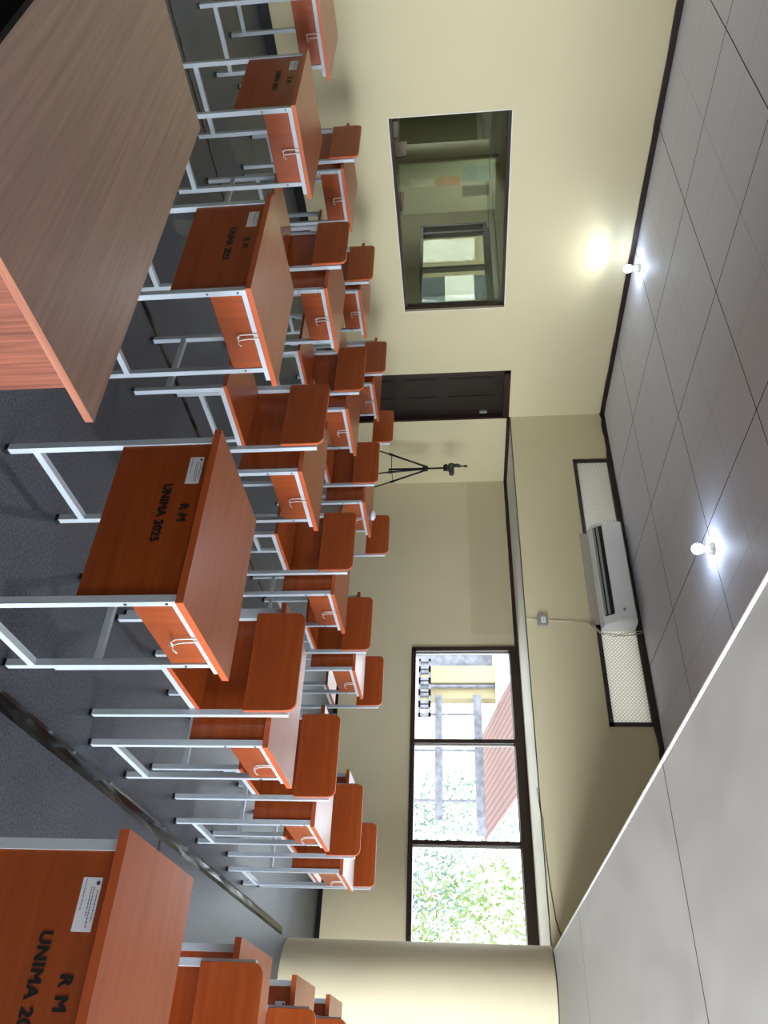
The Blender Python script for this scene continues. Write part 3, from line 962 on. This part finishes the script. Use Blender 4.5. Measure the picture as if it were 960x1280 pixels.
# ------------------------------------------------------------------ dim small room behind the dark pane
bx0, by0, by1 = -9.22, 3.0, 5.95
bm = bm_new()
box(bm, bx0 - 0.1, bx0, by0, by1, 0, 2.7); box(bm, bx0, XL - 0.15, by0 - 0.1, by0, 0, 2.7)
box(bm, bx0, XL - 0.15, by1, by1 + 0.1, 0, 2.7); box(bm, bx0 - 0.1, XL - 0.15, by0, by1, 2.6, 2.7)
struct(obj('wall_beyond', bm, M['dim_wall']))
struct(boxobj('floor_beyond', (bx0 - 0.1, XL - 0.15, by0, by1, -0.1, 0), M['carpet']))
nb = thing('notice_board', 'pale board with posters seen behind the dark glass pane', 'notice board', (bx0, 5.4, 1.55))
boxobj('board', (0, 0.02, -0.35, 0.35, -0.6, 0.6), M['notice'], nb)
bm = bm_new()
for q in ((-0.38, 0.38, 0.6, 0.64), (-0.38, 0.38, -0.64, -0.6), (-0.38, -0.35, -0.64, 0.64), (0.35, 0.38, -0.64, 0.64)):
    box(bm, 0, 0.04, *q)
obj('board_frame', bm, M['trim'], nb)
for (ya, yb, za, zb, m, lab) in ((5.27, 5.37, 1.08, 1.38, 'poster_white', 'small white poster, lowest of those behind the dark pane'),
                                 (5.26, 5.375, 1.405, 1.70, 'poster_orange', 'orange poster between pale ones behind the dark pane'),
                                 (5.14, 5.35, 1.735, 2.06, 'poster_blue', 'pale blue poster at the top behind the dark pane'),
                                 (5.395, 5.54, 1.73, 2.07, 'poster_dark', 'dark navy poster at the top behind the dark pane')):
    tag(boxobj('poster', (bx0 + 0.021, bx0 + 0.024, ya, yb, za, zb), M[m]), lab, 'poster', 'posters behind the dark pane')
lt = thing('light_bulb', 'added unseen bulb lighting the room behind the dark pane', 'light bulb', (-8.3, 5.2, 2.6))  # unseen bulb added so the posters show through the pane
bm = bm_new(); lathe(bm, [(0, 0), (0.04, 0), (0.03, -0.04), (0, -0.04)], 0, 0, 16)
obj('lamp_holder', bm, M['socket'], lt)
bm = bm_new(); lathe(bm, [(0, -0.04), (0.02, -0.05), (0.035, -0.08), (0.02, -0.115), (0, -0.12)], 0, 0, 16)
obj('bulb', bm, M['bulb'], lt)
sp = bpy.data.lights.new('bulb_light', 'SPOT'); sp.energy = 48; sp.spot_size = math.radians(170); sp.spot_blend = 0.4; sp.shadow_soft_size = 0.05
so = bpy.data.objects.new('bulb_light', sp); COL.objects.link(so); so.parent = lt; so.location = (0, 0, -0.18)
struct(boxobj('trim_9', (2.45, 3.75, YB - 0.02, YB, 0.42, 2.2), M['olive'], None, 0.006))

# ------------------------------------------------------------------ outside the back window
gr = struct(boxobj('ground', (-40, 40, YB + 0.2, 60, -0.5, -0.4), M['ground']))
wing = thing('verandah_wing', 'cream verandah building seen through the left pane of the back window', 'building', (-6.5, 14, -0.4))
boxobj('pier', (-0.22, 0.13, 0, 0.35, 0, 2.62), M['outside_cream'], wing)
boxobj('pier', (0.24, 0.42, 0.1, 0.35, 0, 2.62), M['outside_cream'], wing)
bm = bm_new(); tube(bm, [(0.19, 0.05, 0), (0.19, 0.05, 2.62)], 0.035, 8)
obj('drain_pipe', bm, M['outside_grey'], wing)
bm = bm_new(); box(bm, -1.2, -0.24, 0.3, 0.4, 0, 2.6)
obj('dark_window', bm, M['outside_grey'], wing)
boxobj('lintel', (-1.2, 0.5, -0.05, 0.4, 2.62, 2.8), M['outside_white'], wing)
bm = bm_new()
for k in range(5):   # pierced blocks
    xa = -0.1 + 0.23 * k
    for q in ((xa, xa + 0.2, 1.17, 1.21), (xa, xa + 0.2, 1.36, 1.4), (xa, xa + 0.05, 1.17, 1.4), (xa + 0.15, xa + 0.2, 1.17, 1.4)):
        box(bm, q[0], q[1], -0.55, -0.45, q[2], q[3])
obj('pierced_blocks', bm, M['outside_grey'], wing)
boxobj('parapet', (-0.1, 1.1, -0.57, -0.43, 0, 1.17), M['outside_white'], wing)

fence = thing('garden_railing', 'grey two-rail railing with posts beyond the back window', 'railing', (-5, 14, -0.4))
boxobj('rail', (-1.1, 1.2, -0.03, 0.03, 1.46, 1.6), M['outside_grey'], fence)
boxobj('rail', (-1.1, 1.45, -0.03, 0.03, 2.18, 2.34), M['outside_grey'], fence)
for x in (-0.72, -0.03, 0.87):
    boxobj('post', (x - 0.02, x + 0.02, -0.025, 0.025, 0, 2.34), M['outside_grey'], fence)

cp = thing('roof_canopy', 'pink corrugated sloping roof seen through the back window', 'roof', (-5, 14.5, 0))
bm = bm_new()
A = [(-1.0, -1.9, 2.53), (1.02, -1.9, 2.53), (1.05, 1.5, 1.95), (-1.03, 1.5, 1.95)]
top = [bm.verts.new((x, y, z + 0.05)) for x, y, z in A]; bot = [bm.verts.new(p) for p in A]
bm.faces.new(top); bm.faces.new(bot[::-1])
for k in range(4): bm.faces.new((bot[k], bot[(k + 1) % 4], top[(k + 1) % 4], top[k]))
bmesh.ops.recalc_face_normals(bm, faces=bm.faces[:])
obj('roof_sheet', bm, M['roof'], cp)
for x in (-0.95, 0.98):
    bm = bm_new(); tube(bm, [(x, 1.42, -0.4), (x, 1.42, 1.96)], 0.04, 8)
    obj('post', bm, M['outside_white'], cp)

shed = thing('cream_annex', 'cream annex wall with a slate window and white curtain beyond the back window', 'building', (6.3, 13.2, -0.4))
boxobj('wall', (-5.0, 6, 0, 0.3, 0, 3.6), M['outside_cream'], shed)
boxobj('window_panel', (-4.9, -3.1, -0.03, 0, 1.0, 3.1), M['outside_blue'], shed)
boxobj('white_curtain', (-4.9, -3.1, -0.05, -0.02, 1.75, 2.54), M['outside_white'], shed)


def tree(label, x, y, h, rad, n, m, seed, z0=0.4):
    t = thing('garden_tree', label, 'tree', (x, y, -0.4), 0, 'trees outside the back window')
    rr = random.Random(seed)
    bm = bm_new()
    tube(bm, [(0, 0, 0), (0.05, 0.03, h * 0.3), (-0.04, 0.05, h * 0.6), (0.02, 0, h * 0.9)], [0.09, 0.07, 0.05, 0.015], 8)
    for k in range(5):
        a = rr.uniform(0, 6.28); zz = h * rr.uniform(0.3, 0.6)
        tube(bm, [(0, 0, zz), (rad * 0.4 * math.cos(a), rad * 0.4 * math.sin(a), zz + 0.4), (rad * 0.8 * math.cos(a), rad * 0.8 * math.sin(a), zz + 0.7)], [0.035, 0.022, 0.008], 6)
    obj('trunk', bm, M['bark'], t)
    bm = bm_new()
    for k in range(n):
        while True:
            p = Vector((rr.uniform(-1, 1), rr.uniform(-1, 1), rr.uniform(-1, 1)))
            if 0.25 < p.length < 1: break
        c = Vector((p.x * rad, p.y * rad, z0 + (h - z0) * (p.z * 0.5 + 0.5)))
        s = rr.uniform(0.035, 0.085)
        u = Vector((rr.uniform(-1, 1), rr.uniform(-1, 1), rr.uniform(-1, 1))).normalized()
        v = u.orthogonal().normalized()
        w = u.cross(v) * 0.15
        q = [c - u * s, c + v * s * 0.45 + w * s, c + u * s, c - v * s * 0.45 + w * s]
        bm.faces.new([bm.verts.new(k2) for k2 in q])
    obj('foliage', bm, m, t)


tree('pale green tree behind the pink roof, seen through the middle pane', -5.6, 20.0, 3.4, 1.2, 1500, M['leaf_blue'], 1)
tree('bright yellow-green tree filling the right pane of the back window', -2.0, 14.6, 4.2, 1.25, 1300, M['leaf'], 2)
tree('light blue-green shrub at the lower left of the right window pane', -3.2, 17.3, 2.3, 1.05, 1100, M['leaf_blue'], 3, 0.1)
tree('yellow-green tree rising above the pink roof end', -3.6, 19.6, 4.6, 1.0, 900, M['leaf'], 4, 1.2)
